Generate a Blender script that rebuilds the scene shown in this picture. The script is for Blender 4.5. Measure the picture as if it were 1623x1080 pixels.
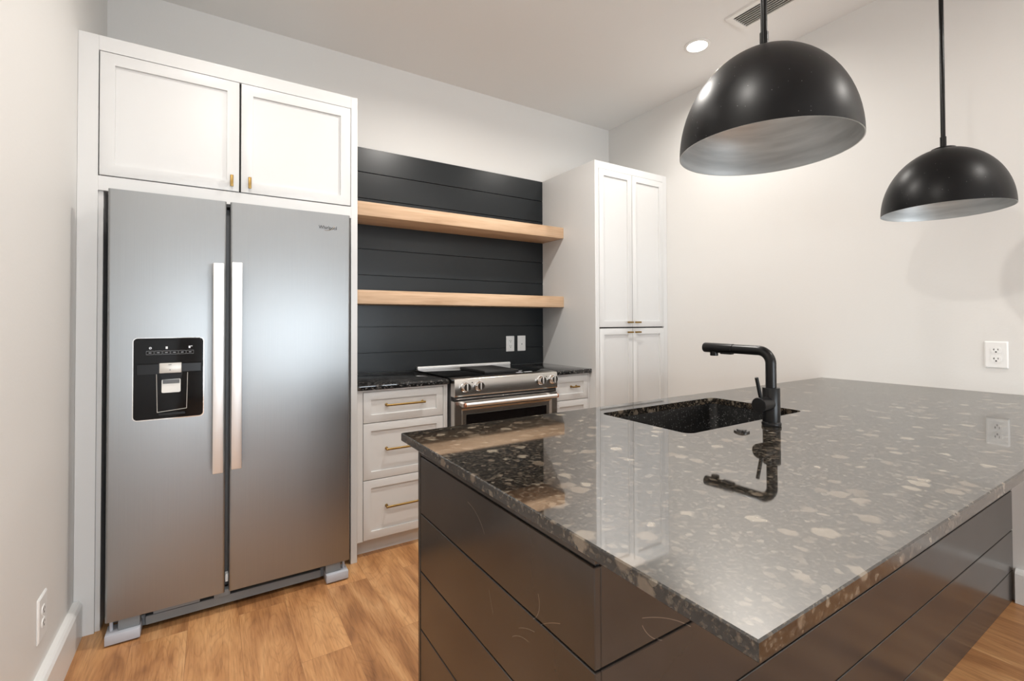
import bpy, bmesh, math, random
from mathutils import Vector, Matrix

# ------------------------------------------------------------------ clear
for o in list(bpy.data.objects):
    bpy.data.objects.remove(o, do_unlink=True)
SC = bpy.context.scene
COL = SC.collection
rnd = random.Random(7)
PI = math.pi

# ------------------------------------------------------------------ camera
FPX, PPY, W, H = 747.69, 501.09, 1623, 1080
yaw, pitch, roll = math.radians(32.3567), math.radians(0.7756), math.radians(-0.1983)
fw = Vector((math.sin(yaw) * math.cos(pitch), math.cos(yaw) * math.cos(pitch), math.sin(pitch)))
rt = Vector((math.cos(yaw), -math.sin(yaw), 0))
up = rt.cross(fw)
rt, up = rt * math.cos(roll) + up * math.sin(roll), up * math.cos(roll) - rt * math.sin(roll)
cam_data = bpy.data.cameras.new('camera')
cam_data.sensor_width = 36.0
cam_data.sensor_fit = 'HORIZONTAL'
cam_data.lens = FPX * 36.0 / W
cam_data.shift_y = -(H / 2 - PPY) / W
cam_data.clip_start = 0.02
cam = bpy.data.objects.new('camera', cam_data)
COL.objects.link(cam)
m3 = Matrix((rt, up, -fw)).transposed()
cam.matrix_world = Matrix.Translation((0.462, -3.1155, 1.2433)) @ m3.to_4x4()
SC.camera = cam

# ------------------------------------------------------------------ view, world, lights
SC.view_settings.view_transform = 'Standard'
SC.view_settings.look = 'None'
SC.view_settings.gamma = 1.0
SC.view_settings.use_curve_mapping = False
SC.view_settings.exposure = 0.32

wd = bpy.data.worlds.new('world')
SC.world = wd
wd.use_nodes = True
bg = wd.node_tree.nodes['Background']
bg.inputs['Color'].default_value = (0.80, 0.90, 1.0, 1)
bg.inputs['Strength'].default_value = 2.0

ZC = 2.976            # ceiling height
XR = 3.478            # right wall
YR = -7.6             # rear wall, behind the camera
WINW, FILLW = 54.0, 2.0

def area(name, loc, size, power, color, rot, size_y=None, shape=None, spread=None):
    l = bpy.data.lights.new(name, 'AREA')
    l.energy = power
    l.color = color
    l.shape = shape or ('RECTANGLE' if size_y else 'SQUARE')
    l.size = size
    if size_y:
        l.size_y = size_y
    if spread:
        l.spread = spread
    o = bpy.data.objects.new(name, l)
    o.location = loc
    o.rotation_euler = rot
    COL.objects.link(o)
    return o

WARM = (1.0, 0.955, 0.895)
CANS = [(0.54, -1.26, 3.5), (1.78, -1.26, 19.0), (3.02, -1.26, 7.5), (0.54, -2.55, 20.0), (3.02, -3.75, 14.0)]  # last entry is a fill lamp added behind the camera
for x, y, CANW in CANS:
    area('downlight_or_fill', (x, y, ZC - 0.022), 0.09, CANW, WARM, (0, 0, 0), shape='DISK', spread=math.radians(165))
for x, y in [(0.54, -4.8), (1.78, -4.8), (3.02, -4.8), (1.2, -6.2), (2.6, -6.2)]:  # unseen fill lamps added to lift the walls and rear of the room
    area('downlight_or_fill', (x, y, ZC - 0.022), 0.12, FILLW, WARM, (0, 0, 0), shape='DISK')
# daylight through the two windows of the rear wall
WINS = [(0.35, 1.60), (1.95, 3.20)]
WZ0, WZ1 = 0.08, 1.75
for a, b in WINS:
    area('window_daylight', ((a + b) / 2, YR - 0.22, (WZ0 + WZ1) / 2), b - a, WINW, (0.86, 0.94, 1.0), (PI / 2, 0, 0), size_y=WZ1 - WZ0)

# ------------------------------------------------------------------ materials
def new_mat(name):
    m = bpy.data.materials.new(name)
    m.use_nodes = True
    nt = m.node_tree
    b = nt.nodes['Principled BSDF']
    return m, nt, b

def N(nt, t, **kw):
    n = nt.nodes.new(t)
    for k, v in kw.items():
        setattr(n, k, v)
    return n

def simple(name, col, rough=0.5, metal=0.0, ior=1.5, var=0.03, vscale=8.0, bump=0.0, bscale=200.0, aniso=0.0, coat=0.0):
    """plain surface with a slight procedural variation in colour / roughness"""
    m, nt, b = new_mat(name)
    tc = N(nt, 'ShaderNodeTexCoord')
    no = N(nt, 'ShaderNodeTexNoise')
    no.inputs['Scale'].default_value = vscale
    no.inputs['Detail'].default_value = 4
    nt.links.new(tc.outputs['Object'], no.inputs['Vector'])
    mr = N(nt, 'ShaderNodeMapRange')
    mr.inputs['To Min'].default_value = 1 - var
    mr.inputs['To Max'].default_value = 1 + var
    nt.links.new(no.outputs['Fac'], mr.inputs['Value'])
    mx = N(nt, 'ShaderNodeVectorMath', operation='SCALE')
    mx.inputs[0].default_value = col
    nt.links.new(mr.outputs['Result'], mx.inputs['Scale'])
    nt.links.new(mx.outputs['Vector'], b.inputs['Base Color'])
    b.inputs['Roughness'].default_value = rough
    b.inputs['Metallic'].default_value = metal
    b.inputs['IOR'].default_value = ior
    if coat:
        b.inputs['Coat Weight'].default_value = coat
    if aniso:
        b.inputs['Anisotropic'].default_value = aniso
        tg = N(nt, 'ShaderNodeTangent', direction_type='RADIAL', axis='Z')
        nt.links.new(tg.outputs['Tangent'], b.inputs['Tangent'])
    if bump:
        n2 = N(nt, 'ShaderNodeTexNoise')
        n2.inputs['Scale'].default_value = bscale
        n2.inputs['Detail'].default_value = 3
        nt.links.new(tc.outputs['Object'], n2.inputs['Vector'])
        bp = N(nt, 'ShaderNodeBump')
        bp.inputs['Strength'].default_value = bump
        bp.inputs['Distance'].default_value = 0.002
        nt.links.new(n2.outputs['Fac'], bp.inputs['Height'])
        nt.links.new(bp.outputs['Normal'], b.inputs['Normal'])
    return m

def emissive(name, col, strength):
    m, nt, b = new_mat(name)
    b.inputs['Base Color'].default_value = (0.9, 0.9, 0.9, 1)
    b.inputs['Emission Color'].default_value = (*col, 1)
    b.inputs['Emission Strength'].default_value = strength
    return m

def brushed(name, col, rough, aniso, axis, scale, rot=0.0):
    """brushed stainless steel, fine streaks along one axis"""
    m, nt, b = new_mat(name)
    tc = N(nt, 'ShaderNodeTexCoord')
    mp = N(nt, 'ShaderNodeMapping')
    mp.inputs['Scale'].default_value = scale
    no = N(nt, 'ShaderNodeTexNoise')
    no.inputs['Scale'].default_value = 1.0
    no.inputs['Detail'].default_value = 2
    nt.links.new(tc.outputs['Object'], mp.inputs['Vector'])
    nt.links.new(mp.outputs['Vector'], no.inputs['Vector'])
    cr = N(nt, 'ShaderNodeMapRange')
    cr.inputs['To Min'].default_value = 0.93
    cr.inputs['To Max'].default_value = 1.07
    nt.links.new(no.outputs['Fac'], cr.inputs['Value'])
    mx = N(nt, 'ShaderNodeVectorMath', operation='SCALE')
    mx.inputs[0].default_value = col
    nt.links.new(cr.outputs['Result'], mx.inputs['Scale'])
    nt.links.new(mx.outputs['Vector'], b.inputs['Base Color'])
    rr = N(nt, 'ShaderNodeMapRange')
    rr.inputs['To Min'].default_value = rough * 0.9
    rr.inputs['To Max'].default_value = rough * 1.1
    nt.links.new(no.outputs['Fac'], rr.inputs['Value'])
    nt.links.new(rr.outputs['Result'], b.inputs['Roughness'])
    b.inputs['Metallic'].default_value = 1.0
    b.inputs['Anisotropic'].default_value = aniso
    b.inputs['Anisotropic Rotation'].default_value = rot
    tg = N(nt, 'ShaderNodeTangent', direction_type='RADIAL', axis=axis)
    nt.links.new(tg.outputs['Tangent'], b.inputs['Tangent'])
    return m

def mixrgb(nt, blend='MIX'):
    n = N(nt, 'ShaderNodeMix', data_type='RGBA', blend_type=blend)
    return n, n.inputs['Factor'], n.inputs['A'], n.inputs['B'], n.outputs['Result']

def mathn(nt, op, a=None, b=None, clamp=False):
    n = N(nt, 'ShaderNodeMath', operation=op)
    n.use_clamp = clamp
    for i, v in enumerate((a, b)):
        if v is None:
            continue
        if isinstance(v, (int, float)):
            n.inputs[i].default_value = v
        else:
            nt.links.new(v, n.inputs[i])
    return n.outputs[0]

def ramp(nt, fac, stops):
    r = N(nt, 'ShaderNodeValToRGB')
    e = r.color_ramp.elements
    while len(e) < len(stops):
        e.new(0.5)
    for s, (p, c) in zip(e, stops):
        s.position = p
        s.color = (*c, 1) if len(c) == 3 else c
    nt.links.new(fac, r.inputs['Fac'])
    return r.outputs['Color']

def floor_material():
    m, nt, b = new_mat('vinyl_oak_planks')
    tc = N(nt, 'ShaderNodeTexCoord')
    sp = N(nt, 'ShaderNodeSeparateXYZ')
    nt.links.new(tc.outputs['Object'], sp.inputs[0])
    cb = N(nt, 'ShaderNodeCombineXYZ')           # planks run along y
    nt.links.new(mathn(nt, 'ADD', sp.outputs['Y'], 20.30), cb.inputs['X'])
    nt.links.new(mathn(nt, 'ADD', sp.outputs['X'], 10.06), cb.inputs['Y'])
    br = N(nt, 'ShaderNodeTexBrick')
    br.offset = 0.37
    br.offset_frequency = 2
    br.inputs['Scale'].default_value = 1.0
    br.inputs['Brick Width'].default_value = 1.22
    br.inputs['Row Height'].default_value = 0.18
    br.inputs['Mortar Size'].default_value = 0.0008
    br.inputs['Mortar Smooth'].default_value = 0.4
    br.inputs['Color1'].default_value = (0, 0, 0, 1)
    br.inputs['Color2'].default_value = (1, 1, 1, 1)
    br.inputs['Mortar'].default_value = (0.5, 0.5, 0.5, 1)
    nt.links.new(cb.outputs[0], br.inputs['Vector'])
    pid = N(nt, 'ShaderNodeSeparateColor')
    nt.links.new(br.outputs['Color'], pid.inputs[0])
    rndv = pid.outputs[0]
    # grain coordinates shift from plank to plank
    off = N(nt, 'ShaderNodeCombineXYZ')
    nt.links.new(mathn(nt, 'MULTIPLY', rndv, 37.0), off.inputs['Y'])
    nt.links.new(mathn(nt, 'MULTIPLY', rndv, 11.0), off.inputs['Z'])
    ad = N(nt, 'ShaderNodeVectorMath', operation='ADD')
    nt.links.new(tc.outputs['Object'], ad.inputs[0])
    nt.links.new(off.outputs[0], ad.inputs[1])
    def grain(scale, sx, sy, detail, dist=0.0, rough=0.55):
        mp = N(nt, 'ShaderNodeMapping')
        mp.inputs['Scale'].default_value = (sx, sy, 1)
        nt.links.new(ad.outputs[0], mp.inputs['Vector'])
        no = N(nt, 'ShaderNodeTexNoise')
        no.inputs['Scale'].default_value = scale
        no.inputs['Detail'].default_value = detail
        no.inputs['Roughness'].default_value = rough
        no.inputs['Distortion'].default_value = dist
        nt.links.new(mp.outputs[0], no.inputs['Vector'])
        return no.outputs['Fac']
    broad = grain(1.0, 9, 1.6, 3, 0.6)
    fine = grain(1.0, 170, 9, 5, 0.3, 0.65)
    # cathedral rings
    ring = mathn(nt, 'FRACT', mathn(nt, 'MULTIPLY', grain(1.0, 5.5, 0.9, 2, 0.4), 26.0))
    ring = mathn(nt, 'ABSOLUTE', mathn(nt, 'SUBTRACT', ring, 0.5))
    base = ramp(nt, broad, [(0.30, (0.23, 0.098, 0.036)), (0.44, (0.42, 0.200, 0.078)), (0.56, (0.53, 0.275, 0.114)), (0.70, (0.65, 0.375, 0.175))])
    a, f, A, B, out1 = mixrgb(nt, 'MULTIPLY')
    f.default_value = 0.75
    nt.links.new(base, A)
    nt.links.new(ramp(nt, fine, [(0.30, (0.62, 0.56, 0.50)), (0.52, (1, 1, 1)), (0.8, (1.1, 1.1, 1.1))]), B)
    a, f, A, B, out2 = mixrgb(nt, 'MULTIPLY')
    f.default_value = 0.30
    nt.links.new(out1, A)
    nt.links.new(ramp(nt, ring, [(0.0, (0.55, 0.5, 0.45)), (0.16, (1, 1, 1))]), B)
    a, f, A, B, out3 = mixrgb(nt, 'MULTIPLY')
    f.default_value = 1.0
    nt.links.new(out2, A)
    nt.links.new(ramp(nt, rndv, [(0, (0.88, 0.86, 0.85)), (1, (1.08, 1.07, 1.05))]), B)
    a, f, A, B, out4 = mixrgb(nt, 'MIX')
    nt.links.new(mathn(nt, 'MULTIPLY', br.outputs['Fac'], 0.55), f)
    nt.links.new(out3, A)
    B.default_value = (0.16, 0.075, 0.035, 1)
    nt.links.new(out4, b.inputs['Base Color'])
    b.inputs['Roughness'].default_value = 0.42
    bp = N(nt, 'ShaderNodeBump')
    bp.inputs['Strength'].default_value = 0.12
    bp.inputs['Distance'].default_value = 0.001
    nt.links.new(fine, bp.inputs['Height'])
    nt.links.new(bp.outputs['Normal'], b.inputs['Normal'])
    return m

def oak_material():
    m, nt, b = new_mat('pale_oak')
    tc = N(nt, 'ShaderNodeTexCoord')
    def grain(s, d, dist):
        mp = N(nt, 'ShaderNodeMapping')
        mp.inputs['Scale'].default_value = s
        nt.links.new(tc.outputs['Object'], mp.inputs['Vector'])
        no = N(nt, 'ShaderNodeTexNoise')
        no.inputs['Scale'].default_value = 1
        no.inputs['Detail'].default_value = d
        no.inputs['Distortion'].default_value = dist
        nt.links.new(mp.outputs[0], no.inputs['Vector'])
        return no.outputs['Fac']
    base = ramp(nt, grain((1.6, 14, 22), 4, 0.8), [(0.25, (0.50, 0.315, 0.185)), (0.5, (0.62, 0.42, 0.265)), (0.75, (0.70, 0.50, 0.335))])
    a, f, A, B, out = mixrgb(nt, 'MULTIPLY')
    f.default_value = 0.5
    nt.links.new(base, A)
    nt.links.new(ramp(nt, grain((7, 120, 160), 4, 0.2), [(0.3, (0.72, 0.66, 0.6)), (0.55, (1, 1, 1))]), B)
    nt.links.new(out, b.inputs['Base Color'])
    b.inputs['Roughness'].default_value = 0.5
    return m

def granite_material():
    m, nt, b = new_mat('brown_granite')
    tc = N(nt, 'ShaderNodeTexCoord')
    # warp so that the flecks are irregular
    wn = N(nt, 'ShaderNodeTexNoise')
    wn.inputs['Scale'].default_value = 55
    wn.inputs['Detail'].default_value = 4
    nt.links.new(tc.outputs['Object'], wn.inputs['Vector'])
    ws = N(nt, 'ShaderNodeVectorMath', operation='MULTIPLY_ADD')
    nt.links.new(wn.outputs['Color'], ws.inputs[0])
    ws.inputs[1].default_value = (0.020, 0.020, 0.020)
    nt.links.new(tc.outputs['Object'], ws.inputs[2])
    def flecks(scale, keep, size, seedoff):
        mp = N(nt, 'ShaderNodeMapping')
        mp.inputs['Location'].default_value = (seedoff, seedoff * 0.7, 0)
        mp.inputs['Scale'].default_value = (1.0, 1.0, 1.0)
        nt.links.new(ws.outputs[0], mp.inputs['Vector'])
        v = N(nt, 'ShaderNodeTexVoronoi')
        v.inputs['Scale'].default_value = scale
        nt.links.new(mp.outputs[0], v.inputs['Vector'])
        sc = N(nt, 'ShaderNodeSeparateColor')
        nt.links.new(v.outputs['Color'], sc.inputs[0])
        r = mathn(nt, 'MULTIPLY', mathn(nt, 'SUBTRACT', sc.outputs[0], keep), size / (1 - keep))   # radius of this fleck
        d = mathn(nt, 'MULTIPLY', mathn(nt, 'SUBTRACT', r, v.outputs['Distance']), 8.0, True)
        return d, sc.outputs[1]
    f1, c1 = flecks(25, 0.42, 0.56, 0.0)
    f2, c2 = flecks(70, 0.40, 0.66, 3.1)
    f3, c3 = flecks(170, 0.35, 0.75, 7.7)
    bn = N(nt, 'ShaderNodeTexNoise')
    bn.inputs['Scale'].default_value = 130
    bn.inputs['Detail'].default_value = 5
    bn.inputs['Roughness'].default_value = 0.7
    nt.links.new(tc.outputs['Object'], bn.inputs['Vector'])
    base = ramp(nt, bn.outputs['Fac'], [(0.40, (0.006, 0.0055, 0.005)), (0.52, (0.018, 0.015, 0.012)), (0.62, (0.060, 0.047, 0.034)), (0.74, (0.15, 0.12, 0.09))])
    def over(prev, mask, col, k):
        a, f, A, B, out = mixrgb(nt)
        nt.links.new(mathn(nt, 'MULTIPLY', mask, k), f)
        nt.links.new(prev, A)
        nt.links.new(col, B)
        return out
    tan = lambda c: ramp(nt, c, [(0.0, (0.12, 0.090, 0.063)), (0.5, (0.20, 0.160, 0.120)), (1.0, (0.33, 0.285, 0.22))])
    o = over(base, f3, tan(c3), 0.22)
    o = over(o, f2, tan(c2), 0.42)
    o = over(o, f1, tan(c1), 0.8)
    nt.links.new(o, b.inputs['Base Color'])
    ge = N(nt, 'ShaderNodeNewGeometry')                 # polished top, plainer sawn edges
    sz = N(nt, 'ShaderNodeSeparateXYZ')
    nt.links.new(ge.outputs['True Normal'], sz.inputs[0])
    top = mathn(nt, 'GREATER_THAN', mathn(nt, 'ABSOLUTE', sz.outputs['Z']), 0.9)
    b.inputs['IOR'].default_value = GRANITE_IOR
    nt.links.new(mathn(nt, 'ADD', mathn(nt, 'MULTIPLY', top, 0.40), 0.10), b.inputs['Specular IOR Level'])
    nt.links.new(mathn(nt, 'SUBTRACT', 0.16, mathn(nt, 'MULTIPLY', top, 0.12)), b.inputs['Roughness'])
    return m
GRANITE_IOR = 4.3

def black_granite_material():
    m, nt, b = new_mat('black_granite')
    tc = N(nt, 'ShaderNodeTexCoord')
    v = N(nt, 'ShaderNodeTexVoronoi')
    v.inputs['Scale'].default_value = 140
    nt.links.new(tc.outputs['Object'], v.inputs['Vector'])
    sc = N(nt, 'ShaderNodeSeparateColor')
    nt.links.new(v.outputs['Color'], sc.inputs[0])
    col = ramp(nt, sc.outputs[0], [(0.0, (0.008, 0.008, 0.009)), (0.72, (0.014, 0.014, 0.014)), (0.86, (0.06, 0.058, 0.055)), (1.0, (0.16, 0.155, 0.15))])
    nt.links.new(col, b.inputs['Base Color'])
    b.inputs['Roughness'].default_value = 0.06
    b.inputs['IOR'].default_value = 1.6
    return m

def sink_material():
    m, nt, b = new_mat('black_composite')
    tc = N(nt, 'ShaderNodeTexCoord')
    v = N(nt, 'ShaderNodeTexVoronoi')
    v.inputs['Scale'].default_value = 260
    nt.links.new(tc.outputs['Object'], v.inputs['Vector'])
    sc = N(nt, 'ShaderNodeSeparateColor')
    nt.links.new(v.outputs['Color'], sc.inputs[0])
    col = ramp(nt, sc.outputs[0], [(0.0, (0.004, 0.004, 0.004)), (0.82, (0.006, 0.006, 0.006)), (0.93, (0.02, 0.02, 0.02)), (1.0, (0.12, 0.12, 0.12))])
    nt.links.new(col, b.inputs['Base Color'])
    b.inputs['Roughness'].default_value = 0.35
    b.inputs['IOR'].default_value = 1.35
    return m

SCUFF_END = [((-2.056, 0.796), (-2.112, 0.777), (-2.143, 0.748)), ((-2.358, 0.713), (-2.362, 0.691), (-2.341, 0.656)),
             ((-2.288, 0.609), (-2.318, 0.624), (-2.345, 0.632)), ((-2.366, 0.657), (-2.393, 0.675), (-2.427, 0.692)),
             ((-2.263, 0.577), (-2.297, 0.596), (-2.325, 0.601)), ((-2.163, 0.629), (-2.172, 0.606), (-2.183, 0.582))]
SCUFF_LONG = [((1.113, 0.713), (1.184, 0.688), (1.248, 0.651)), ((1.113, 0.700), (1.135, 0.672), (1.165, 0.655))]
def island_paint_material():
    m, nt, b = new_mat('dark_brown_satin_paint')
    tc = N(nt, 'ShaderNodeTexCoord')
    no = N(nt, 'ShaderNodeTexNoise')
    no.inputs['Scale'].default_value = 3.5
    no.inputs['Detail'].default_value = 6
    nt.links.new(tc.outputs['Object'], no.inputs['Vector'])
    col = ramp(nt, no.outputs['Fac'], [(0.3, (0.034, 0.029, 0.0255)), (0.7, (0.050, 0.043, 0.038))])
    # a few fine curved scuffs worn into the paint: short thin arcs on the end and long faces
    ge = N(nt, 'ShaderNodeNewGeometry')
    sp = N(nt, 'ShaderNodeSeparateXYZ')
    nt.links.new(ge.outputs['Position'], sp.inputs[0])
    total = None
    for ax, arcs in (('Y', SCUFF_END), ('X', SCUFF_LONG)):
        for (a0, z0), (am, zm), (a1, z1) in arcs:
            # circle through three points
            d = 2 * (a0 * (zm - z1) + am * (z1 - z0) + a1 * (z0 - zm))
            ua = ((a0 * a0 + z0 * z0) * (zm - z1) + (am * am + zm * zm) * (z1 - z0) + (a1 * a1 + z1 * z1) * (z0 - zm)) / d
            uz = ((a0 * a0 + z0 * z0) * (a1 - am) + (am * am + zm * zm) * (a0 - a1) + (a1 * a1 + z1 * z1) * (am - a0)) / d
            rr = math.hypot(a0 - ua, z0 - uz)
            pa, pz = sp.outputs[ax], sp.outputs['Z']
            da, dz = mathn(nt, 'SUBTRACT', pa, ua), mathn(nt, 'SUBTRACT', pz, uz)
            dist = mathn(nt, 'SQRT', mathn(nt, 'ADD', mathn(nt, 'MULTIPLY', da, da), mathn(nt, 'MULTIPLY', dz, dz)))
            on = mathn(nt, 'LESS_THAN', mathn(nt, 'ABSOLUTE', mathn(nt, 'SUBTRACT', dist, rr)), 0.0007)
            ha = math.hypot(a1 - a0, z1 - z0) / 2
            ca, cz = mathn(nt, 'SUBTRACT', pa, (a0 + a1) / 2), mathn(nt, 'SUBTRACT', pz, (z0 + z1) / 2)
            near = mathn(nt, 'LESS_THAN', mathn(nt, 'ADD', mathn(nt, 'MULTIPLY', ca, ca), mathn(nt, 'MULTIPLY', cz, cz)), ha * ha)
            k = mathn(nt, 'MULTIPLY', on, near)
            total = k if total is None else mathn(nt, 'MAXIMUM', total, k)
    a, f, A, B, out = mixrgb(nt)
    nt.links.new(mathn(nt, 'MULTIPLY', total, 0.45), f)
    nt.links.new(col, A)
    B.default_value = (0.30, 0.25, 0.20, 1)
    nt.links.new(out, b.inputs['Base Color'])
    rg = N(nt, 'ShaderNodeMapRange')
    rg.inputs['To Min'].default_value = 0.14
    rg.inputs['To Max'].default_value = 0.26
    nt.links.new(no.outputs['Fac'], rg.inputs['Value'])
    nt.links.new(rg.outputs['Result'], b.inputs['Roughness'])
    b.inputs['IOR'].default_value = 1.6
    return m

def dome_paint_material():
    m, nt, b = new_mat('satin_black_lacquer')
    tc = N(nt, 'ShaderNodeTexCoord')
    v = N(nt, 'ShaderNodeTexVoronoi')
    v.inputs['Scale'].default_value = 260
    nt.links.new(tc.outputs['Object'], v.inputs['Vector'])
    sc = N(nt, 'ShaderNodeSeparateColor')
    nt.links.new(v.outputs['Color'], sc.inputs[0])
    pn = N(nt, 'ShaderNodeTexNoise')
    pn.inputs['Scale'].default_value = 9
    pn.inputs['Detail'].default_value = 5
    nt.links.new(tc.outputs['Object'], pn.inputs['Vector'])
    dust = mathn(nt, 'MULTIPLY', mathn(nt, 'GREATER_THAN', sc.outputs[0], 0.97), mathn(nt, 'LESS_THAN', v.outputs['Distance'], 0.22))
    dust = mathn(nt, 'MULTIPLY', dust, mathn(nt, 'GREATER_THAN', pn.outputs['Fac'], 0.50))
    a, f, A, B, out = mixrgb(nt)
    nt.links.new(mathn(nt, 'MULTIPLY', dust, 0.5), f)
    A.default_value = (0.0025, 0.0025, 0.003, 1)
    B.default_value = (0.35, 0.35, 0.35, 1)
    nt.links.new(out, b.inputs['Base Color'])
    rg = N(nt, 'ShaderNodeMapRange')
    b.inputs['IOR'].default_value = 1.30
    rg.inputs['To Min'].default_value = 0.34
    rg.inputs['To Max'].default_value = 0.42
    nt.links.new(pn.outputs['Fac'], rg.inputs['Value'])
    nt.links.new(rg.outputs['Result'], b.inputs['Roughness'])
    return m

def dome_inside_material():
    m, nt, b = new_mat('dull_spun_metal')
    tc = N(nt, 'ShaderNodeTexCoord')
    mp = N(nt, 'ShaderNodeMapping')
    mp.inputs['Scale'].default_value = (3, 3, 26)
    nt.links.new(tc.outputs['Object'], mp.inputs['Vector'])
    no = N(nt, 'ShaderNodeTexNoise')
    no.inputs['Scale'].default_value = 1.6
    no.inputs['Detail'].default_value = 6
    nt.links.new(mp.outputs[0], no.inputs['Vector'])
    col = ramp(nt, no.outputs['Fac'], [(0.3, (0.46, 0.48, 0.485)), (0.7, (0.68, 0.70, 0.70))])
    nt.links.new(col, b.inputs['Base Color'])
    b.inputs['Metallic'].default_value = 0.6
    b.inputs['Roughness'].default_value = 0.42
    b.inputs['Anisotropic'].default_value = 0.6
    tg = N(nt, 'ShaderNodeTangent', direction_type='RADIAL', axis='Z')
    nt.links.new(tg.outputs['Tangent'], b.inputs['Tangent'])
    return m

M = {}
M['wall'] = simple('wall_paint', (0.74, 0.73, 0.71), 0.55, bump=0.15, bscale=90, var=0.012, vscale=2)
M['ceiling'] = simple('ceiling_paint', (0.80, 0.785, 0.765), 0.7, bump=0.1, bscale=90, var=0.012, vscale=2)
M['white'] = simple('white_cabinet_paint', (0.68, 0.68, 0.675), 0.33, var=0.008)
M['trim'] = simple('white_trim_paint', (0.80, 0.80, 0.79), 0.3, var=0.008)
M['plate'] = simple('white_plastic', (0.84, 0.84, 0.83), 0.3, var=0.005)
M['slot'] = simple('dark_slot', (0.015, 0.014, 0.013), 0.6)
M['alcove'] = simple('raw_alcove_board', (0.25, 0.24, 0.23), 0.7)
M['black_paint'] = simple('black_shiplap_paint', (0.0085, 0.0115, 0.0140), 0.30, var=0.12, vscale=5, ior=1.45)
M['steel_v'] = brushed('brushed_steel_vertical', (0.35, 0.362, 0.37), 0.40, 0.6, 'Z', (900, 900, 3))
M['steel_h'] = brushed('brushed_steel_horizontal', (0.62, 0.60, 0.57), 0.24, 0.5, 'X', (3, 700, 700))
M['steel_handle'] = brushed('bright_steel', (0.86, 0.86, 0.86), 0.48, 0.0, 'Z', (900, 900, 3))
M['chrome'] = simple('polished_chrome', (0.82, 0.82, 0.82), 0.08, metal=1.0)
M['copper'] = simple('copper_cap', (0.72, 0.36, 0.24), 0.25, metal=1.0)
M['fridge_grey'] = simple('grey_cabinet_metal', (0.10, 0.105, 0.11), 0.4, metal=0.3)
M['foot_grey'] = simple('light_grey_plastic', (0.46, 0.48, 0.53), 0.4)
M['grille_grey'] = simple('mid_grey_plastic', (0.20, 0.215, 0.225), 0.45)
M['rubber'] = simple('black_gasket', (0.012, 0.012, 0.013), 0.45)
M['gloss_black'] = simple('gloss_black_plastic', (0.003, 0.003, 0.0035), 0.07, ior=1.3)
M['satin_black_plastic'] = simple('satin_black_plastic', (0.005, 0.005, 0.006), 0.25, ior=1.35)
M['icon'] = simple('pale_print', (0.75, 0.77, 0.80), 0.4)
M['icon_dim'] = simple('grey_print', (0.22, 0.23, 0.24), 0.4)
M['paddle'] = simple('silver_plastic', (0.62, 0.60, 0.56), 0.35, metal=0.3)
M['logo_dark'] = simple('dark_badge', (0.03, 0.03, 0.032), 0.25, metal=0.4)
M['button'] = simple('black_nickel', (0.10, 0.10, 0.10), 0.15, metal=1.0)
M['logo_gold'] = simple('pale_badge', (0.62, 0.55, 0.45), 0.2, metal=1.0)
M['brass'] = simple('aged_brass', (0.29, 0.185, 0.062), 0.36, metal=1.0, var=0.06, vscale=60)
M['glass_top'] = simple('black_ceramic_glass', (0.003, 0.003, 0.003), 0.05, ior=1.4)
M['oven_glass'] = simple('dark_oven_glass', (0.006, 0.005, 0.005), 0.04)
M['iron'] = simple('matte_black_iron', (0.012, 0.012, 0.012), 0.5)
M['faucet'] = simple('matte_black_metal', (0.004, 0.004, 0.0045), 0.28, ior=1.4)
M['rod'] = simple('black_rod_lacquer', (0.003, 0.003, 0.003), 0.22, ior=1.35)
M['vent_white'] = simple('vent_enamel', (0.78, 0.76, 0.73), 0.4)
M['vent_dark'] = simple('vent_shadow', (0.06, 0.052, 0.046), 0.8)
M['bulb'] = simple('frosted_bulb', (0.8, 0.8, 0.78), 0.35)
M['lens'] = emissive('lit_lens', (1.0, 0.96, 0.90), 14.0)
M['floor'] = floor_material()
M['oak'] = oak_material()
M['granite'] = granite_material()
M['black_granite'] = black_granite_material()
M['sink'] = sink_material()
M['island'] = island_paint_material()
M['dome'] = dome_paint_material()
M['dome_in'] = dome_inside_material()

# ------------------------------------------------------------------ mesh helpers
def box(bm, x0, x1, y0, y1, z0, z1, bev=0.0, seg=1):
    vs = [bm.verts.new((x, y, z)) for x in (x0, x1) for y in (y0, y1) for z in (z0, z1)]
    q = lambda *i: bm.faces.new([vs[k] for k in i])
    fs = [q(0, 1, 3, 2), q(4, 6, 7, 5), q(0, 4, 5, 1), q(2, 3, 7, 6), q(0, 2, 6, 4), q(1, 5, 7, 3)]
    if bev > 0:
        es = {e for f in fs for e in f.edges}
        bmesh.ops.bevel(bm, geom=list(es), offset=bev, segments=seg, affect='EDGES', profile=0.5)
    return fs

def basis(ax):
    ax = Vector(ax).normalized()
    t = Vector((0, 0, 1)) if abs(ax.z) < 0.9 else Vector((1, 0, 0))
    u = ax.cross(t).normalized()
    return ax, u, ax.cross(u).normalized()

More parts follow.
